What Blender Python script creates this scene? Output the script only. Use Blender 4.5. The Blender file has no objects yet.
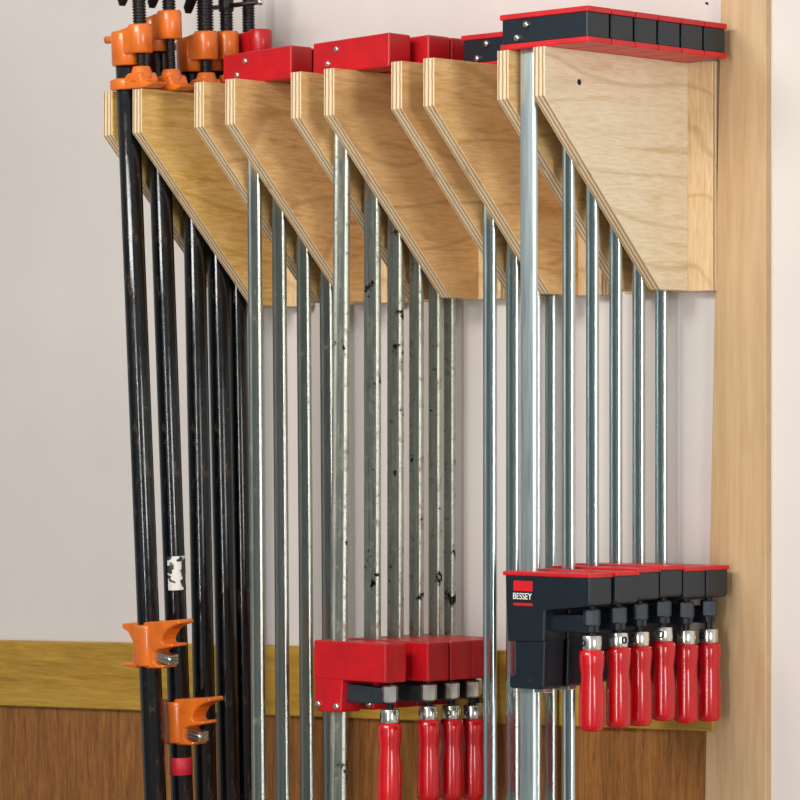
import bpy, bmesh, math, random
from mathutils import Vector, Matrix
random.seed(7)
PI = math.pi
ZC = 1.5                      # eye height of the camera
ZT = 1.5 + 0.5108             # top of the brackets
SC = bpy.context.scene
COL = SC.collection

# ------------------------------------------------------------------ materials
def s2l(c):
    return tuple(((v/255)/12.92 if v/255 <= 0.04045 else ((v/255+0.055)/1.055)**2.4) for v in c) + (1,)
class NT:
    def __init__(s, name):
        s.m = bpy.data.materials.new(name); s.m.use_nodes = True
        s.t = s.m.node_tree; s.b = s.t.nodes['Principled BSDF']
    def n(s, typ, **kw):
        nd = s.t.nodes.new(typ)
        for k, v in kw.items():
            if k in nd.inputs: nd.inputs[k].default_value = v
            else: setattr(nd, k, v)
        return nd
    def l(s, a, b): s.t.links.new(a, b)
    def coords(s, scale=(1,1,1), loc=(0,0,0)):
        tc = s.n('ShaderNodeTexCoord'); mp = s.n('ShaderNodeMapping')
        mp.inputs['Scale'].default_value = scale; mp.inputs['Location'].default_value = loc
        s.l(tc.outputs['Object'], mp.inputs['Vector']); return mp.outputs['Vector']
    def noise(s, vec, scale=5, detail=4, rough=.55, dist=0):
        nd = s.n('ShaderNodeTexNoise'); s.l(vec, nd.inputs['Vector'])
        nd.inputs['Scale'].default_value = scale; nd.inputs['Detail'].default_value = detail
        nd.inputs['Roughness'].default_value = rough; nd.inputs['Distortion'].default_value = dist
        return nd.outputs['Fac']
    def ramp(s, fac, stops):
        r = s.n('ShaderNodeValToRGB'); s.l(fac, r.inputs['Fac'])
        e = r.color_ramp.elements
        while len(e) < len(stops): e.new(.5)
        for q, (p, c) in zip(e, stops): q.position = p; q.color = c if len(c) == 4 else s2l(c)
        return r.outputs['Color']
    def mix(s, fac, a, b, mode='MIX'):
        m = s.n('ShaderNodeMix', data_type='RGBA', blend_type=mode)
        for i, v in ((0, fac), (6, a), (7, b)):
            if isinstance(v, (int, float)): m.inputs[i].default_value = v
            elif isinstance(v, tuple): m.inputs[i].default_value = v if len(v) == 4 else s2l(v)
            else: s.l(v, m.inputs[i])
        return m.outputs[2]
    def bump(s, h, strength=.3, dist=.001):
        b = s.n('ShaderNodeBump'); b.inputs['Strength'].default_value = strength; b.inputs['Distance'].default_value = dist
        s.l(h, b.inputs['Height']); s.l(b.outputs['Normal'], s.b.inputs['Normal'])
    def setb(s, **kw):
        for k, v in kw.items():
            k = k.replace('_', ' ')
            if isinstance(v, (int, float)): s.b.inputs[k].default_value = v
            elif isinstance(v, tuple): s.b.inputs[k].default_value = v if len(v) == 4 else s2l(v)
            else: s.l(v, s.b.inputs[k])
        return s.m

def plain(name, c, rough=.5, metal=0, coat=0, spots=None, bump=0, bs=400):
    q = NT(name); v = q.coords()
    col = c
    n1 = q.noise(v, 25, 5)
    hi = tuple(min(255, x*1.08) for x in c); lo = tuple(x*.9 for x in c)
    col = q.ramp(n1, [(.3, lo), (.7, hi)])
    if spots:
        sc, thr, sco = spots
        f = q.ramp(q.noise(v, sc, 6, .7), [(thr, (0,0,0,1)), (thr+.05, (1,1,1,1))])
        col = q.mix(f, col, sco)
    if bump: q.bump(q.noise(v, bs, 3), bump, .0006)
    return q.setb(Base_Color=col, Roughness=rough, Metallic=metal, Coat_Weight=coat)

def ply(name, light, mid, dark, axis=0, seed=0, wav=1.0):
    """plywood: figured veneer on the faces whose normal is `axis`, ply layers on every other face"""
    q = NT(name)
    # veneer
    sc = (1, 1.3, 11) if axis == 0 else (11, 1, 1.3)
    v = q.coords(sc, (seed*3.1, seed*1.7, seed*2.3))
    a = q.noise(v, 4.5, 4, .5, 1.2*wav); b = q.noise(v, 30, 4, .6, .3)
    base = q.ramp(a, [(.28, dark), (.40, mid), (.55, light), (.68, mid), (.8, dark)])
    base = q.mix(.38, base, q.ramp(b, [(.35, dark), (.6, light)]))
    vw = q.coords((1, .35, 1), (seed, seed*.3, seed*.9))
    w = q.n('ShaderNodeTexWave', wave_type='BANDS', bands_direction='Z'); q.l(vw, w.inputs['Vector'])
    w.inputs['Scale'].default_value = 3.4; w.inputs['Distortion'].default_value = 13; w.inputs['Detail'].default_value = 2; w.inputs['Detail Scale'].default_value = 1.3
    fw = q.ramp(w.outputs['Fac'], [(.0, (.4,.4,.4,1)), (.035, (0,0,0,1))])
    base = q.mix(fw, base, tuple(x*.92 for x in dark))
    # edge layers
    tc = q.n('ShaderNodeTexCoord'); sx = q.n('ShaderNodeSeparateXYZ'); q.l(tc.outputs['Object'], sx.inputs[0])
    nz = q.noise(q.coords((8,8,8)), 14, 3)
    ma = q.n('ShaderNodeMath', operation='MULTIPLY_ADD'); q.l(nz, ma.inputs[0]); ma.inputs[1].default_value = .0022
    q.l(sx.outputs[axis], ma.inputs[2])
    mm = q.n('ShaderNodeMath', operation='MULTIPLY'); q.l(ma.outputs[0], mm.inputs[0]); mm.inputs[1].default_value = 1/.0068
    fr = q.n('ShaderNodeMath', operation='FRACT'); q.l(mm.outputs[0], fr.inputs[0])
    lay = q.ramp(fr.outputs[0], [(0, (226,205,170)), (.42, (214,190,152)), (.52, (156,122,86)), (.80, (168,134,96)), (.9, (226,205,170))])
    ck = q.noise(q.coords((60,60,60) if axis else (300, 30, 30)), 1, 2)
    lay = q.mix(q.ramp(ck, [(.66,(0,0,0,1)), (.7,(.6,.6,.6,1))]), lay, (90, 66, 44))
    ge = q.n('ShaderNodeNewGeometry'); # object-space normal via texcoord
    sn = q.n('ShaderNodeSeparateXYZ'); q.l(tc.outputs['Normal'], sn.inputs[0])
    ab = q.n('ShaderNodeMath', operation='ABSOLUTE'); q.l(sn.outputs[axis], ab.inputs[0])
    gt = q.n('ShaderNodeMath', operation='GREATER_THAN'); q.l(ab.outputs[0], gt.inputs[0]); gt.inputs[1].default_value = .6
    return q.setb(Base_Color=q.mix(gt.outputs[0], lay, base), Roughness=.6)

def steel(name, col=(196,204,203), rough=.27, dirt=0, seed=0, metal=1.0):
    q = NT(name); v0 = q.coords((1,1,1), (seed, seed*2, seed*.5))
    oi = q.n('ShaderNodeObjectInfo'); va = q.n('ShaderNodeVectorMath', operation='SCALE'); va.inputs[0].default_value = (3, 5, 40); q.l(oi.outputs['Random'], va.inputs['Scale'])
    vb = q.n('ShaderNodeVectorMath', operation='ADD'); q.l(v0, vb.inputs[0]); q.l(va.outputs[0], vb.inputs[1]); v = vb.outputs[0]
    vs = q.coords((60,60,2.0), (seed, 0, 0))
    st = q.noise(vs, 6, 3)
    c = q.mix(st, tuple(x*(.86-.2*bool(dirt > .5)) for x in col), tuple(min(255, x*1.08) for x in col))
    rr = q.n('ShaderNodeMapRange'); q.l(st, rr.inputs[0]); rr.inputs[3].default_value = rough-.06; rr.inputs[4].default_value = rough+.1
    if dirt:
        f1 = q.ramp(q.noise(v, 55, 6, .75, .5), [(.60-.06*dirt, (0,0,0,1)), (.70-.05*dirt, (.75,.75,.75,1))])
        c = q.mix(f1, c, (112, 100, 80))
        f2 = q.ramp(q.noise(v, 22, 4, .7), [(.68-.05*dirt+(.12 if dirt < .5 else 0), (0,0,0,1)), (.72-.05*dirt+(.12 if dirt < .5 else 0), (1,1,1,1))])
        c = q.mix(f2, c, (38, 32, 26))
        inv = q.n('ShaderNodeMath', operation='SUBTRACT'); inv.inputs[0].default_value = metal; q.l(f1, inv.inputs[1])
        mx = q.n('ShaderNodeMath', operation='MAXIMUM'); q.l(inv.outputs[0], mx.inputs[0]); mx.inputs[1].default_value = .25
        q.l(mx.outputs[0], q.b.inputs['Metallic'])
        q.bump(q.noise(v, 130, 4), .25, .0008)
    else: q.setb(Metallic=metal)
    return q.setb(Base_Color=c, Roughness=rr.outputs[0])

def wood_board(name, light, mid, dark, axis='H', scale=1.0, seed=0, rough=.5):
    q = NT(name)
    sc = (1.2, 1, 16) if axis == 'H' else (16, 1, 1.2)
    v = q.coords(sc, (seed, seed*.7, seed*1.3))
    a = q.noise(v, 3*scale, 5, .6, .8); b = q.noise(v, 14*scale, 5, .7)
    c = q.ramp(a, [(.3, dark), (.48, mid), (.66, light)])
    c = q.mix(.4, c, q.ramp(b, [(.35, dark), (.6, light)]))
    q.bump(b, .1, .0006)
    return q.setb(Base_Color=c, Roughness=rough)

M = {}
M['ply_far']   = ply('ply_golden', (226,190,118), (212,168,88), (176,124,54), 0, 1)
M['ply_mid']   = ply('ply_honey', (230,190,132), (216,168,104), (184,126,68), 0, 4.4)
M['ply_near']  = ply('ply_amber', (226,186,128), (214,168,108), (184,132,76), 0, 7.2)
M['ply_light'] = ply('ply_sand', (232,194,136), (220,174,110), (190,138,78), 0, 11.5)
M['ply_pale']  = ply('ply_pale', (226,212,184), (218,200,166), (198,170,126), 0, 15.1, .7)
M['ply_back']  = ply('ply_back', (224,198,156), (214,182,134), (186,148,98), 1, 3.3)
M['steel']     = steel('zinc_plated_steel', (198,212,212), .22)
M['steel_soft']= steel('satin_steel', (206,218,220), .42, 0, 5)
M['steel_warm']= steel('aged_steel', (190,194,184), .28, .25, 3)
M['steel_dirty']= steel('stained_steel', (204,206,192), .41, 1.25, 9)
M['red']       = plain('red_enamel', (180,8,20), .4, 0, .12, (60, .70, (120, 12, 16)))
M['red_dull']  = plain('red_plastic', (196,18,26), .45, 0, .1)
M['red_lacq']  = plain('red_lacquered_wood', (190,4,16), .22, 0, .3, None, .15, 120)
M['black']     = plain('black_plastic', (19,29,37), .36, 0, .1, None, .08, 900)
M['iron']      = plain('black_iron', (34,30,30), .38, .5, 0, (90, .62, (62, 48, 42)), .3, 300)
M['greysteel'] = plain('grey_cast_steel', (62,68,74), .4, .6, 0, (70,.64,(50,46,44)))
M['chrome']    = plain('bright_zinc', (214,212,204), .2, .95)
M['orange']    = plain('orange_enamel', (212,104,26), .34, 0, .3, (75, .68, (120, 58, 24)), .25, 160)
M['tape']      = plain('red_tape', (186,24,44), .5)
M['white']     = plain('white_enamel', (236,232,224), .5)
M['dark']      = plain('dark_hole', (24,20,18), .8)
def pipe_mat():
    q = NT('black_lacquered_pipe'); v = q.coords((1,1,.35)); v2 = q.coords()
    f = q.ramp(q.noise(v, 60, 6, .72, .4), [(.57,(0,0,0,1)), (.65,(.9,.9,.9,1))])
    c = q.mix(f, (12,13,16), (74,60,52))
    q.bump(q.noise(v2, 90, 5, .7), .22, .0008)
    rr = q.ramp(q.noise(v2, 40, 4), [(.35,(.07,.07,.07,1)), (.75,(.26,.26,.26,1))])
    return q.setb(Base_Color=c, Roughness=rr, Specular_IOR_Level=.6)
M['pipe'] = pipe_mat()
def label_mat():
    q = NT('scuffed_white_label'); f = q.ramp(q.noise(q.coords(), 70, 3, .5), [(.52,(0,0,0,1)), (.55,(1,1,1,1))])
    return q.setb(Base_Color=q.mix(f, (226,224,214), (52,48,46)), Roughness=.5)
M['label'] = label_mat()
def wall_mat():
    q = NT('painted_drywall'); v = q.coords()
    c = q.ramp(q.noise(v, 2.2, 3), [(.3, (208,199,193)), (.7, (216,208,202))])
    q.bump(q.noise(v, 160, 3), .12, .0008)
    return q.setb(Base_Color=c, Roughness=.75)
M['wall'] = wall_mat()
M['band'] = wood_board('varnished_yellow_pine', (190,150,62), (172,130,44), (140,98,28), 'H', 1, 2, .4)
M['brown'] = wood_board('brown_oak_panel', (162,108,50), (134,82,34), (84,46,18), 'V', 2.6, 5, .5)
M['maple'] = wood_board('maple_board', (198,168,130), (190,156,114), (172,138,98), 'V', .5, 8, .5)
M['floor'] = plain('concrete', (128,124,118), .7)

# ------------------------------------------------------------------ mesh helpers
def box(bm, x0, x1, y0, y1, z0, z1, bev=0.0, seg=2):
    r = bmesh.ops.create_cube(bm, size=1)
    bmesh.ops.transform(bm, matrix=Matrix.Translation(((x0+x1)/2, (y0+y1)/2, (z0+z1)/2)) @ Matrix.Diagonal((x1-x0, y1-y0, z1-z0, 1)), verts=r['verts'])
    if bev: bevel(bm, r['verts'], bev, seg)
def bevel(bm, verts, w, seg=2):
    vs = set(verts); ed = [e for e in bm.edges if e.verts[0] in vs and e.verts[1] in vs]
    bmesh.ops.bevel(bm, geom=ed, offset=w, segments=seg, profile=.5, affect='EDGES', clamp_overlap=True)
def prism(bm, pts, a0, a1, plane='xz', bev=0.0, seg=2):
    """closed polygon extruded: plane xz -> along y, plane xy -> along z, plane yz -> along x"""
    mk = {'xz': lambda p, a: (p[0], a, p[1]), 'xy': lambda p, a: (p[0], p[1], a), 'yz': lambda p, a: (a, p[0], p[1])}[plane]
    A = [bm.verts.new(mk(p, a0)) for p in pts]; B = [bm.verts.new(mk(p, a1)) for p in pts]
    n = len(pts); fs = [bm.faces.new(A), bm.faces.new(B[::-1])]
    for i in range(n): fs.append(bm.faces.new((A[i], B[i], B[(i+1) % n], A[(i+1) % n])))
    bmesh.ops.recalc_face_normals(bm, faces=fs)
    if bev: bevel(bm, A+B, bev, seg)
def lathe(bm, prof, c=(0,0), n=24, flute=0, axis='z', smooth=True, cap=True, a0=0, a1=2*PI):
    """prof = [(r, h)...] around an axis through c"""
    full = abs(a1-a0-2*PI) < 1e-6
    rings = []
    for r, h in prof:
        ring = []
        for i in range(n if full else n+1):
            t = a0 + (a1-a0)*i/n; rr = r*(1+flute*math.cos(t*8))
            p, q = rr*math.cos(t), rr*math.sin(t)
            co = {'z': (c[0]+p, c[1]+q, h), 'y': (c[0]+p, h, c[1]+q), 'x': (h, c[0]+p, c[1]+q)}[axis]
            ring.append(bm.verts.new(co))
        rings.append(ring)
    fs = []
    for a, b in zip(rings, rings[1:]):
        m = len(a)
        for i in range(m if full else m-1):
            f = bm.faces.new((a[i], a[(i+1) % m], b[(i+1) % m], b[i])); f.smooth = smooth; fs.append(f)
    if cap and full:
        fs.append(bm.faces.new(rings[0][::-1])); fs.append(bm.faces.new(rings[-1]))
    bmesh.ops.recalc_face_normals(bm, faces=fs)
def cyl(bm, r, h0, h1, c=(0,0), n=20, axis='z', ch=0):
    ch = ch or min(r, abs(h1-h0))*.12; s = 1 if h1 > h0 else -1
    lathe(bm, [(r-ch, h0), (r, h0+s*ch), (r, h1-s*ch), (r-ch, h1)], c, n, 0, axis)
def thread(bm, r, h0, h1, pitch, c=(0,0), n=16):
    prof = []; k = int((h1-h0)/pitch)
    for i in range(k):
        z = h0+i*pitch; prof += [(r*.82, z), (r*.82, z+pitch*.25), (r, z+pitch*.5), (r, z+pitch*.7)]
    prof.append((r*.82, h1)); lathe(bm, prof, c, n, smooth=False)
def tube(bm, pts, r, n=10):
    pts = [Vector(p) for p in pts]; rings = []
    rs = r if isinstance(r, (list, tuple)) else [r]*len(pts)
    for i, p in enumerate(pts):
        t = (pts[min(i+1, len(pts)-1)] - pts[max(i-1, 0)]).normalized()
        a = t.cross(Vector((0,1,0)) if abs(t.y) < .9 else Vector((1,0,0))).normalized(); b = t.cross(a)
        rings.append([bm.verts.new(p + rs[i]*(a*math.cos(2*PI*k/n) + b*math.sin(2*PI*k/n))) for k in range(n)])
    fs = []
    for A, B in zip(rings, rings[1:]):
        for k in range(n):
            f = bm.faces.new((A[k], A[(k+1) % n], B[(k+1) % n], B[k])); f.smooth = True; fs.append(f)
    fs.append(bm.faces.new(rings[0][::-1])); fs.append(bm.faces.new(rings[-1]))
    bmesh.ops.recalc_face_normals(bm, faces=fs)
def obj(name, bm, mat, parent=None, loc=(0,0,0), smooth_angle=True):
    me = bpy.data.meshes.new(name); bm.to_mesh(me); bm.free()
    me.materials.append(M[mat] if isinstance(mat, str) else mat)
    o = bpy.data.objects.new(name, me); COL.objects.link(o); o.location = loc
    if parent: o.parent = parent
    return o
def mesh(name, mat, parent, fn, loc=(0,0,0)):
    bm = bmesh.new(); fn(bm); return obj(name, bm, mat, parent, loc)
def thing(name, label, cat, loc, group=None):
    o = bpy.data.objects.new(name, None); COL.objects.link(o); o.empty_display_size = .05
    o.location = loc; o['label'] = label; o['category'] = cat
    if group: o['group'] = group
    return o
def struct(name, mat, fn):
    o = mesh(name, mat, None, fn); o['kind'] = 'structure'; return o

# ------------------------------------------------------------------ the setting
struct('wall_back', 'wall', lambda b: box(b, -3.2, 4.2, .02, .14, 0, 2.9))
struct('floor', 'floor', lambda b: box(b, -3.2, 4.2, -5.2, .14, -.1, 0))
def quadboard(b, xa, xb, zt_a, zt_b, zb_a, zb_b, y0, y1, bev=.002):
    prism(b, [(xa, zb_a), (xb, zb_b), (xb, zt_b), (xa, zt_a)], y0, y1, 'xz', bev)
tr = .0272
struct('trim_1', 'band', lambda b: quadboard(b, -3.2, .062, ZC-.377, ZC-.289, ZC-.488, ZC-.393, .002, .02))
struct('trim_2', 'brown', lambda b: quadboard(b, -3.2, .05, ZC-.486, ZC-.391, .1, .1, .010, .02, 0))
struct('baseboard_back', 'band', lambda b: box(b, -3.2, 4.2, .005, .02, 0, .1, .003))
def upright(b):
    zs = [2.9, ZC+.57, ZC-.46, 0]
    # edge runs slightly out of plumb
    xl = lambda z: .0702 + (z-(ZC+.594))*.0258
    prism(b, [(xl(0), 0), (.147, 0), (.147, 2.9), (xl(2.9), 2.9)], .0085, .0205, 'xz', .0015)
struct('trim_3', 'maple', upright)

# ------------------------------------------------------------------ racks
H = .3084; H1 = .0642; D = .2912; EB = .0576; T = .0205
rack_x = [(-.8484, -.7835), (-.6511, -.5862), (-.4527, -.3873), (-.2578, -.1979), (-.0634, 0)]
rack_m = [('ply_far','ply_far'), ('ply_light','ply_mid'), ('ply_mid','ply_near'), ('ply_near','ply_light'), ('ply_light','ply_pale')]
rack_l = ['plywood bracket rack on the wall holding the black pipe clamps with orange heads',
          'plywood bracket rack holding red clamps, right beside the black pipes',
          'middle plywood bracket rack holding red clamps with stained steel bars',
          'plywood bracket rack between the middle rack and the rightmost rack',
          'rightmost plywood bracket rack with pale knotted side against the maple board']
for i, (a, b_) in enumerate(rack_x):
    r = thing('clamp_rack', rack_l[i], 'rack', (a, 0, ZT-H), 'plywood clamp racks along the wall')
    for j, x in enumerate((a, b_)):
        pts = [(0, 0), (0, H), (-D, H), (-D, H-H1), (-EB, 0)]
        mesh('bracket', rack_m[i][j], r, lambda b: prism(b, pts, 0, T, 'yz', .0006, 1), (x-a, 0, 0))
    x0 = -.03; x1 = b_-a+T+.0425
    mesh('back_panel', 'ply_back', r, lambda b: box(b, x0, x1, 0, .02, -.001, H+.0005, .0006, 1))
    if i == 4:
        kp = b_-a+T
        def knot(b):
            lathe(b, [(.0001, .0004), (.0016, .0004), (.0022, 0)], (-.220, H-.0445), 12, 0, 'x', True, False)
        k = mesh('knot', 'dark', r, lambda b: lathe(b, [(.0042, 0), (.0034, .0005), (.0008, .0007)], (-.2235, H-.0420), 12, 0, 'x'), (kp, 0, 0))
        k['label'] = 'small dark knot in the pale veneer'

# ------------------------------------------------------------------ parallel clamps
def bar_profile(w, t, groove=True):
    """rolled bar: well rounded corners, optional shallow groove along both wide faces"""
    w2, t2, c = w/2, t/2, min(t*.42, w*.16); N = 5
    arc = lambda cx, cy, a0: [(cx+c*math.cos(a0+PI/2*k/N), cy+c*math.sin(a0+PI/2*k/N)) for k in range(N+1)]
    g, d = w*.31, t*.15
    cosn = [(-1, 0), (-.88, .12), (-.62, .88), (-.5, 1), (.5, 1), (.62, .88), (.88, .12), (1, 0)]
    p = arc(-w2+c, -t2+c, PI)
    if groove: p += [(g*a, -t2+d*b) for a, b in cosn]
    p += arc(w2-c, -t2+c, 1.5*PI) + arc(w2-c, t2-c, 0)
    if groove: p += [(-g*a, t2-d*b) for a, b in cosn]
    return p + arc(-w2+c, t2-c, PI/2)
def bar_mesh(b, w, t, z0, z1, groove):
    prism(b, bar_profile(w, t, groove), z0, z1, 'xy', 0)
    for f in b.faces:
        if abs(f.normal.z) < .5: f.smooth = True
    for e in b.edges:
        if len(e.link_faces) == 2 and abs(e.link_faces[0].normal.z - e.link_faces[1].normal.z) > .5: e.smooth = False

def upper_jaw(root, style, xs, xe, yc, t, h, rivets):
    """fixed jaw resting on the bracket tops, local z=0 is its underside"""
    y0, y1 = yc-t/2, yc+t/2
    if style == 'black':
        j = mesh('fixed_jaw', 'black', root, lambda b: box(b, xs+.002, xe-.002, y0+.0015, y1-.0015, .006, h-.006, .0022))
        mesh('jaw_pad', 'red_dull', j, lambda b: box(b, xs, xe, y0, y1, 0, .0072, .0012))
        mesh('jaw_cap', 'red_dull', j, lambda b: box(b, xs-.001, xe, y0, y1, h-.0072, h, .0012))
    else:
        j = mesh('fixed_jaw', 'red', root, lambda b: prism(b, [(xs, 0), (xe, 0), (xe, h), (xs, h-.004)], y0, y1, 'xz', .0022))
    for (x, z) in rivets:
        mesh('rivet', 'chrome', j, lambda b: lathe(b, [(.0044, y0+.002), (.0044, y0-.0012), (.0034, y0-.0026), (.001, y0-.0030)], (x, z), 14, 0, 'y'))
    return j

HPROF = [(.012, 0), (.0158, -.002), (.0165, -.010), (.0160, -.020), (.0143, -.032), (.0143, -.038), (.0158, -.050), (.0164, -.060),
         (.0164, -.096), (.0155, -.101), (.0120, -.1045), (.006, -.1055)]
def handle_set(root, x, y, zt, zf, hl=1.0, spindle='iron', nut='greysteel', rot=0, r=1.0, nuth=(.0, .020)):
    """spindle from under the jaw down to the red handle; zf = top of the ferrule"""
    def sp(b):
        thread(b, .0056, zf-.004, zt, .0026, (x, y), 14)
    mesh('spindle', spindle, root, sp)
    def nt(b):
        lathe(b, [(.0095, zt-nuth[0]), (.0112, zt-nuth[0]-.002), (.0112, zt-nuth[1]+.002), (.0095, zt-nuth[1])], (x, y), 8, smooth=False)
    mesh('spindle_nut', nut, root, nt)
    h = mesh('handle', 'red_lacq', root, lambda b: lathe(b, [(q*r, z*hl+zf-.0185) for q, z in HPROF], (x, y), 32, .012))
    mesh('ferrule', 'chrome', h, lambda b: lathe(b, [(.0118*r, zf), (.0128*r, zf-.0012), (.0128*r, zf-.0175), (.0122*r, zf-.019)], (x, y), 24))
    # pin through the ferrule
    ca, sa = math.cos(rot), math.sin(rot)
    px, py = x+ca*.0122*r, y+sa*.0122*r
    def pin(b):
        r0 = [(.0048, 0), (.0048, .0012), (.0030, .0014), (.0026, .0004)]
        lathe(b, r0, (0,0), 14, 0, 'z')
        bmesh.ops.transform(b, matrix=Matrix.Translation((px, py, zf-.0095)) @ Matrix.Rotation(rot, 4, 'Z') @ Matrix.Rotation(PI/2, 4, 'Y'), verts=b.verts)
    mesh('pin', 'iron', h, pin)

def lower_jaw_black(root, xs, xe, yc, t, zt, badge=False):
    y0, y1 = yc-t/2, yc+t/2; L = xe-xs
    body = [(.001, -.004), (L-.002, -.004), (L-.002, -.038), (L-.006, -.042), (.071, -.050), (.069, -.090), (.005, -.092)]
    j = mesh('sliding_jaw', 'black', root, lambda b: (prism(b, [(xs+p, zt+q) for p, q in body], y0+.001, y1-.001, 'xz', .0022),
        prism(b, [(xs+p, zt+q) for p, q in [(.016,-.088),(.068,-.088),(.066,-.150),(.060,-.153),(.008,-.153),(.006,-.150),(.006,-.138),(.016,-.134)]], y0+.004, y1-.004, 'xz', .0016)))
    mesh('jaw_cap', 'red_dull', j, lambda b: box(b, xs-.002, xe, y0-.0005, y1+.0005, zt-.0055, zt, .0012))
    mesh('pin_hole', 'dark', j, lambda b: lathe(b, [(.0036, y0+.0045), (.0036, y0+.0034), (.0016, y0+.0032)], (xs+.043, zt-.143), 14, 0, 'y'))
    mesh('guide_plate', 'chrome', j, lambda b: box(b, xs+.030, xs+.058, yc-.008, yc+.008, zt-.158, zt-.150, .001))
    mesh('arm', 'black', root, lambda b: box(b, xs+.066, xe-.012, yc-.009, yc+.009, zt-.077, zt-.054, .002))
    if badge:
        bx, bz = xs+.017, zt-.012
        mesh('badge', 'red_dull', j, lambda b: box(b, bx, bx+.033, y0-.0002, y0+.0012, bz-.0135, bz, .0003, 1))
        d = mesh('badge_band', 'black', j, lambda b: box(b, bx, bx+.033, y0-.0001, y0+.0012, bz-.0275, bz-.0138, .0002, 1))
        mesh('badge_line', 'red_dull', j, lambda b: box(b, bx, bx+.033, y0-.0002, y0+.0012, bz-.0325, bz-.0290, .0002, 1))
        cu = bpy.data.curves.new('lettering', 'FONT'); cu.body = 'BESSEY'; cu.size = .0125; cu.extrude = .0002; cu.offset = 0
        cu.align_x = 'CENTER'; cu.align_y = 'CENTER'
        to = bpy.data.objects.new('tmp', cu); COL.objects.link(to)
        dg = bpy.context.evaluated_depsgraph_get(); me = bpy.data.meshes.new_from_object(to.evaluated_get(dg))
        COL.objects.unlink(to); bpy.data.objects.remove(to)
        xsn = [v.co.x for v in me.vertices]; w = max(xsn)-min(xsn)
        k = .0325/w
        for v in me.vertices: v.co = Vector((bx+.0165+(v.co.x-(max(xsn)+min(xsn))/2*0)*k, y0-.0012-v.co.z, bz-.0205+v.co.y*.95))
        me.name = 'lettering'; me.materials.clear(); me.materials.append(M['white'])
        lo = bpy.data.objects.new('lettering', me); COL.objects.link(lo); lo.parent = j; lo['label'] = 'white lettering BESSEY'
    return j

def lower_jaw_red(root, xs, xe, yc, t, zt, short=False):
    y0, y1 = yc-t/2, yc+t/2; L = xe-xs
    j = mesh('sliding_jaw', 'red', root, lambda b: (box(b, xs, xe, y0, y1, zt-.054, zt, .0022),
        prism(b, [(xs+.001, zt-.052), (xs+.056, zt-.052), (xs+.053, zt-.097), (xs+.050, zt-.099), (xs+.008, zt-.099), (xs+.001, zt-.090)], y0+.001, y1-.001, 'xz', .0018)))
    for p, q in ((.010, -.089), (.046, -.0905)):
        mesh('rivet', 'chrome', j, lambda b: lathe(b, [(.0046, y0+.002), (.0046, y0-.0014), (.003, y0-.003), (.001, y0-.003)], (xs+p, zt+q), 12, 0, 'y'))
    mesh('arm', 'greysteel', root, lambda b: prism(b, [(xs+.050, zt-.058), (xe-.016, zt-.062), (xe-.012, zt-.070), (xe-.016, zt-.084), (xs+.050, zt-.085)], yc-.010, yc+.010, 'xz', .002))
    return j

def parallel_clamp(label, group, style, barx, bary, bw, bt, bar_mat, bar_bot, xs, xe, hy, ht=.042, hh=.0465,
                   rivets=True, groove=True, low=None, lean=0.0, head_mat=None):
    """world x / y values; z measured from the bracket tops"""
    root = thing('parallel_clamp', label, 'clamp', (barx, bary, ZT), group)
    mesh('bar', bar_mat, root, lambda b: bar_mesh(b, bw, bt, bar_bot, hh-.012, groove))
    rv = [(xs-barx+.046, .0305), (xs-barx+.030, .0145)] if rivets else []
    if rivets == 2: rv = [(xs-barx+.047, .032), (xs-barx+.030, .013)]
    upper_jaw(root, style, xs-barx, xe-barx, hy-bary, ht, hh, rv)
    if low:
        (lxs, lxe, ly, lzt, hx, hyy, zf, rot) = low
        if style == 'black':
            lower_jaw_black(root, lxs-barx, lxe-barx, ly-bary, ht, lzt, badge=label.startswith('front black'))
            handle_set(root, hx-barx, hyy-bary, lzt-.040, zf, rot=rot, nuth=(.006, .028))
        else:
            lower_jaw_red(root, lxs-barx, lxe-barx, ly-bary, ht, lzt)
            handle_set(root, hx-barx, hyy-bary, lzt-.052, zf, rot=rot, nut='chrome', nuth=(.006, .030), hl=1.08)
    root.rotation_euler = (lean, 0, 0)
    return root

# right-hand rack: six black clamps
Zl = lambda z: z - .5108      # camera-relative height -> height from bracket tops
tipsU = [-.291, -.2435, -.196, -.1485, -.101, -.0535]
zJ = [-.1715, -.1700, -.1670, -.1650, -.1680, -.1675]
zF = [-.2515, -.2495, -.2500, -.2460, -.2520, -.2520]
rots = [-1.9, -.2, -1.7, -1.1, -3.0, -1.6]
nth = ['front', 'second', 'third', 'fourth', 'fifth', 'rearmost']
for k in range(6):
    hy = tipsU[k]+.0230
    if k == 0: bx, by, bw, bt = -.0235, -.2726, .027, .0090
    else: bx, by, bw, bt = -.0112, hy+.0125, .0190, .0085
    xe = .0946; lxe = .0985 + (.004 if k == 1 else 0) 
    parallel_clamp(f'{nth[k]} black parallel clamp with red handle, counted from the front of the rightmost rack',
        'black and red clamps on the rightmost rack', 'black', bx, by, bw, bt, 'steel_soft' if k == 0 else 'steel',
        -1.30 if k < 2 else Zl(-.353), -.0583, xe, hy, .0460, .0465, rivets=True, groove=(k > 0),
        low=(-.0515, lxe, hy, Zl(zJ[k]), lxe-.0165, hy-.001, Zl(zF[k]), rots[k]))
# rack beside it: four black clamps, bars run out of the frame
ybar = [-.135, -.088, -.0403, -.0089]
for k in range(4):
    parallel_clamp(f'{["front","second","third","rearmost"][k]} clamp with black and red top jaw hanging behind the rightmost rack',
        'clamps on the second rack from the right', 'black', -.220, ybar[k], .0225 if k < 2 else .018, .0085, 'steel', -1.30,
        -.2560, -.105, [-.1330, -.0870, -.0480, -.0155][k], [.0425, .0425, .034, .027][k], .0465, rivets=2 if k == 0 else 0)
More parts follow.
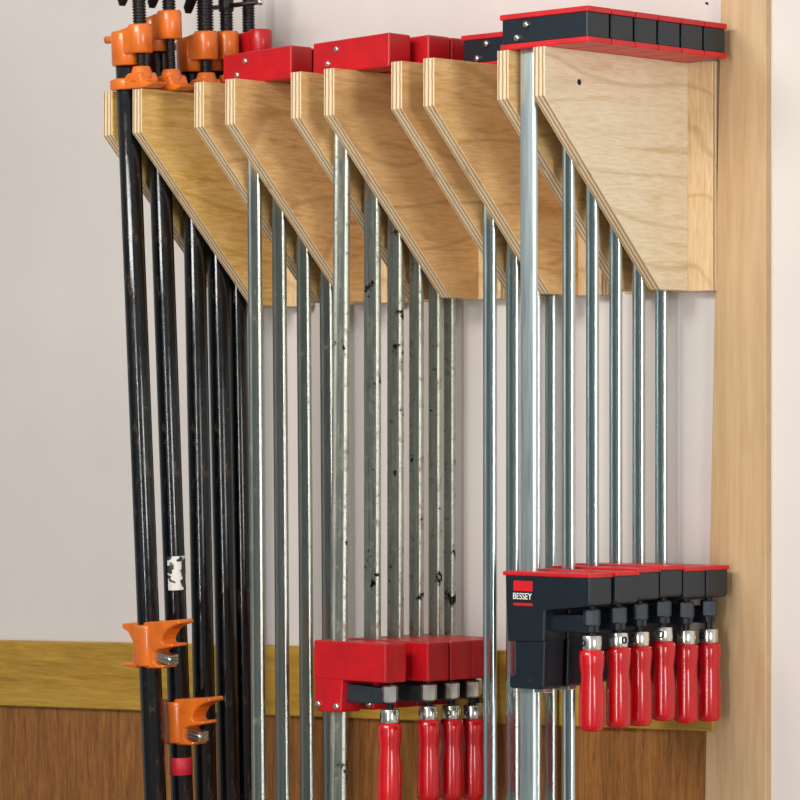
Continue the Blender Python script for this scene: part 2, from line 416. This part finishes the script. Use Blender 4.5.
# middle rack: six red clamps with stained bars
ybar = [-.231, -.1714, -.125, -.0821, -.0430, -.0130]
tipx = [-.3105, -.2900, -.2905, -.2905, -.2905, -.31]
zj = [Zl(-.2585)]*6
for k in range(6):
    hy = ybar[k]+(.004 if k == 0 else .0015) if k < 4 else ybar[k]-.001
    th = .042 if k < 4 else (.030 if k == 4 else .022)
    xe = tipx[k]+.007; lxe = xe-.003 if k < 4 else -.322
    low = (-.4465, lxe, hy+.002, Zl(-.2790), lxe-(.010 if k in (0, 4) else .018), hy+.001, Zl([-.370, -.3685, -.3700, -.3720, -.372, 0][k]), [-2.4, -2.6, -1.2, -1.5, -1, -1][k]) if k < 5 else None
    parallel_clamp(f'{nth[k]} red clamp with stained steel bar on the middle rack',
        'red clamps on the middle rack', 'red', -.411, ybar[k], [.0290, .0290, .0280, .0240, .0220, .0190][k], .0100 if k < 5 else .0090, 'steel_dirty', -1.30 if k == 0 else Zl(-.352),
        -.4527, xe, hy, th, .0475, rivets=2 if k == 0 else 0, low=low, groove=(k != 1), lean=(-.008 if k == 0 else 0))
# rack beside the black pipes: four red clamps
ybar = [-.2125, -.1640, -.1150, -.0680]
for k in range(4):
    parallel_clamp(f'{["front","second","third","rearmost"][k]} red clamp with clean steel bar next to the black pipes',
        'red clamps beside the black pipes', 'red', -.610, ybar[k], .0255, .0092, 'steel_warm', -1.30,
        -.6511, -.5100, ybar[k]-.001, .042, .0475, rivets=2 if k == 0 else 0, lean=.010)

# ------------------------------------------------------------------ pipe clamps
PR = .0164
def pipe_clamp(label, y, hz, lean, col='orange', stop_z=None, tape_z=None, label_z=None, handle='wing', sx=.031, top=.10, bot=-1.35, sr=.0105, bossx=None, flip=1, tilt=0, PR=PR):
    r = thing('pipe_clamp', label, 'pipe clamp', (-.807, y, ZT), 'pipe clamps on the leftmost rack')
    r.rotation_euler = (lean, tilt, 0)
    mesh('pipe', 'pipe', r, lambda b: cyl(b, PR, bot, hz+.030, (0,0), 28, ch=.001))
    # sliding front jaw resting on the brackets
    K = 1.13
    def plate(b):
        prism(b, [(-.021, .0008), (.058, .0008), (.072, .006), (.050, .012), (.046, .024), (.020, .024), (.010, .017), (-.021, .017)], -.017, .017, 'xz', .003)
        cyl(b, PR+.0052, .001, .0175, (0,0), 24)
        lathe(b, [(.018, .010), (.017, .020), (.0135, .031), (.0125, .033)], (sx, 0), 20)
    mesh('front_jaw', col, r, plate)
    def head(b):
        bx = bossx if bossx else sx
        lathe(b, [(PR+.0036, hz-.016), (PR+.0052, hz-.014), (PR+.0052, hz+.030), (PR+.0034, hz+.034)], (0,0), 26)
        lathe(b, [(.0160, hz), (.0180, hz+.002), (.0180, hz+.039), (.0165, hz+.042)], (bx, 0), 26)
        prism(b, [(-.012, hz-.002), (bx, hz+.001), (bx, hz+.041), (.006, hz+.036), (-.012, hz+.034)], -.0172, .0172, 'xz', .003)
        tube(b, [(-.015, 0, hz+.024), (-.032, 0, hz+.025), (-.042, 0, hz+.025)], [.007, .0055, .0058])
    mesh('clamp_head', col, r, head)
    mesh('screw', 'iron', r, lambda b: (thread(b, sr, hz+.040, .185, .0042, (sx,0), 18), thread(b, sr*.74, .030, hz+.052, .0036, (sx,0), 16)))
    if handle == 'wing':
        z = .150 if hz < .07 else .152
        mesh('wing_handle', 'iron', r, lambda b: (tube(b, [(sx-.037, 0, z-.026), (sx-.036, 0, z-.018), (sx-.028, 0, z-.004), (sx-.012, 0, z+.006), (sx, 0, z+.008), (sx+.012, 0, z+.006), (sx+.026, .006, z+.012), (sx+.034, .010, z+.030)],
              [.0045, .0078, .0085, .0095, .013, .0095, .008, .006], 12), cyl(b, .0125, z-.006, z+.02, (sx,0), 18)))
    elif handle == 'bar':
        z = .136
        h = mesh('tommy_bar', 'iron', r, lambda b: (tube(b, [(sx-.045, 0, z), (sx+.072, 0, z)], .0036, 10), cyl(b, .0115, z-.008, z+.02, (sx,0), 18)))
        mesh('bar_end', 'chrome', h, lambda b: lathe(b, [(.002, sx+.070), (.005, sx+.072), (.0055, sx+.076), (.003, sx+.079)], (0, z), 12, 0, 'x'))
    if stop_z is not None:
        zs = stop_z; X = .00178; Z = .00145
        sil = [(-24,1),(-10,-1),(20,-3),(46,-6),(47,-2),(38,1),(31,5),(26,11),(24,17),(27,19.5),(37,18.5),(38,21.5),(20,25),(15,28),(13,38),(18,41),(25,41),(24,44),(-8,45.5),(-26,43.5),(-24,41.5),(-13,40),(-11.5,30),(-12,18),(-17,9),(-24,5)]
        def st(b):
            prism(b, [(p*X, zs-q*Z) for p, q in sil], -.0150, .0150, 'xz', .0016, 1)
            lathe(b, [(.0210, zs-43*Z), (.0225, zs-41*Z), (.0212, zs-20*Z), (.0225, zs-4*Z), (.0215, zs-1*Z)], (0,0), 26)
        s = mesh('tail_stop', col, r, st)
        def cl(b):
            for i in range(3):
                prism(b, [(.020, zs-(27+i*3.4)*Z), (.052, zs-(31+i*3.4)*Z), (.052, zs-(34+i*3.4)*Z), (.020, zs-(30+i*3.4)*Z)], -.010, .010, 'xz', .0006, 1)
            tube(b, [(.022, -.006, zs-30*Z), (.056, -.006, zs-36*Z)], .0035, 8)
        mesh('clutch_plates', 'chrome', s, cl)
    if tape_z: mesh('tape_band', 'tape', r, lambda b: cyl(b, PR+.0006, tape_z-.026, tape_z, (0,0), 28, ch=.0002))
    if label_z: mesh('sticker', 'label', r, lambda b: lathe(b, [(PR+.0004, label_z-.050), (PR+.0006, label_z)], (0,0), 16, 0, 'z', True, False, -1.35, .75))
    return r
A = Zl
pipe_clamp('front black pipe clamp with orange head, its orange tail stop the higher one', -.2795, .052, .052, sx=.032, stop_z=A(-.270))
pipe_clamp('second black pipe clamp with higher orange head, lower tail stop and red tape', -.2210, .077, .047, stop_z=A(-.386), tape_z=A(-.471), label_z=A(-.172), sx=.0315)
pipe_clamp('third black pipe clamp with orange head and thick threaded screw', -.1530, .052, .028, sr=.013, sx=.033)
pipe_clamp('fourth black pipe clamp with orange head and slim crossbar with bright tip', -.1070, .056, .030, handle='bar', sx=.030)
pipe_clamp('rearmost black pipe clamp, the one with a red head, beside the steel bars', -.0660, .060, .024, col='red', handle=None, sx=.034, bossx=.059, PR=.0135, sr=.010)

# nails in the wall
for (x, z, lab) in ((-.6960, .5855, 'small nail in the white wall above the red jaws by the pipes'), (-.4630, .5760, 'small nail in the white wall above the middle rack'), (.0385, .5920, 'small nail in the white wall beside the maple board')):
    n = mesh('nail', 'iron', None, lambda b: lathe(b, [(.0010, .012), (.0010, -.002), (.0018, -.002), (.0018, -.003)], (0, 0), 10, 0, 'y'), (x, .02, ZC+z))
    n['label'] = lab; n['category'] = 'nail'; n['group'] = 'nails in the wall'

# ------------------------------------------------------------------ light
def area(name, loc, target, size, power, col=(1,1,1), sy=None):
    l = bpy.data.lights.new(name, 'AREA'); l.energy = power; l.color = col; l.size = size
    if sy: l.shape = 'RECTANGLE'; l.size_y = sy
    o = bpy.data.objects.new(name, l); COL.objects.link(o); o.location = loc
    o.rotation_euler = (Vector(target)-Vector(loc)).to_track_quat('-Z', 'Y').to_euler(); return o
tgt = (-.3, 0, 1.55)
area('ceiling_lamp', (-.2, -2.4, 2.85), (-.4, 0, 1.4), 1.4, 48, (1, .97, .93), .6)
area('workshop_window', (4.6, -1.9, 1.7), (-.3, 0, 1.7), 1.0, 88, (1, .985, .96), 2.0)
area('work_lamp', (1.5, -4.4, 1.55), (-.3, 0, 1.55), .22, 66, (1, .98, .96), 2.9)
w = bpy.data.worlds.new('room_light'); SC.world = w; w.use_nodes = True
nt = w.node_tree; bg = nt.nodes['Background']
tc = nt.nodes.new('ShaderNodeTexCoord'); dp = nt.nodes.new('ShaderNodeVectorMath'); dp.operation = 'DOT_PRODUCT'
nt.links.new(tc.outputs['Generated'], dp.inputs[0]); dp.inputs[1].default_value = (-.62, -.785, .0)
rp = nt.nodes.new('ShaderNodeValToRGB'); nt.links.new(dp.outputs['Value'], rp.inputs['Fac'])
e = rp.color_ramp.elements; e[0].position = .78; e[0].color = (.72,.76,.77,1); e[1].position = .99; e[1].color = (.19,.235,.24,1)
nt.links.new(rp.outputs['Color'], bg.inputs['Color']); bg.inputs['Strength'].default_value = .55

# ------------------------------------------------------------------ camera
cd = bpy.data.cameras.new('camera'); cam = bpy.data.objects.new('camera', cd); COL.objects.link(cam); SC.camera = cam
cd.sensor_width = 36; cd.lens = 3516.73/800*36; cd.clip_start = .05
cam.location = (3.05964, -3.69257, ZC)
cam.rotation_euler = (PI/2, 0, math.radians(44.138))
cd.shift_y = (440.06-400)/800
SC.view_settings.view_transform = 'Standard'; SC.view_settings.look = 'None'; SC.view_settings.gamma = 1
SC.view_settings.use_curve_mapping = False; SC.view_settings.exposure = 0
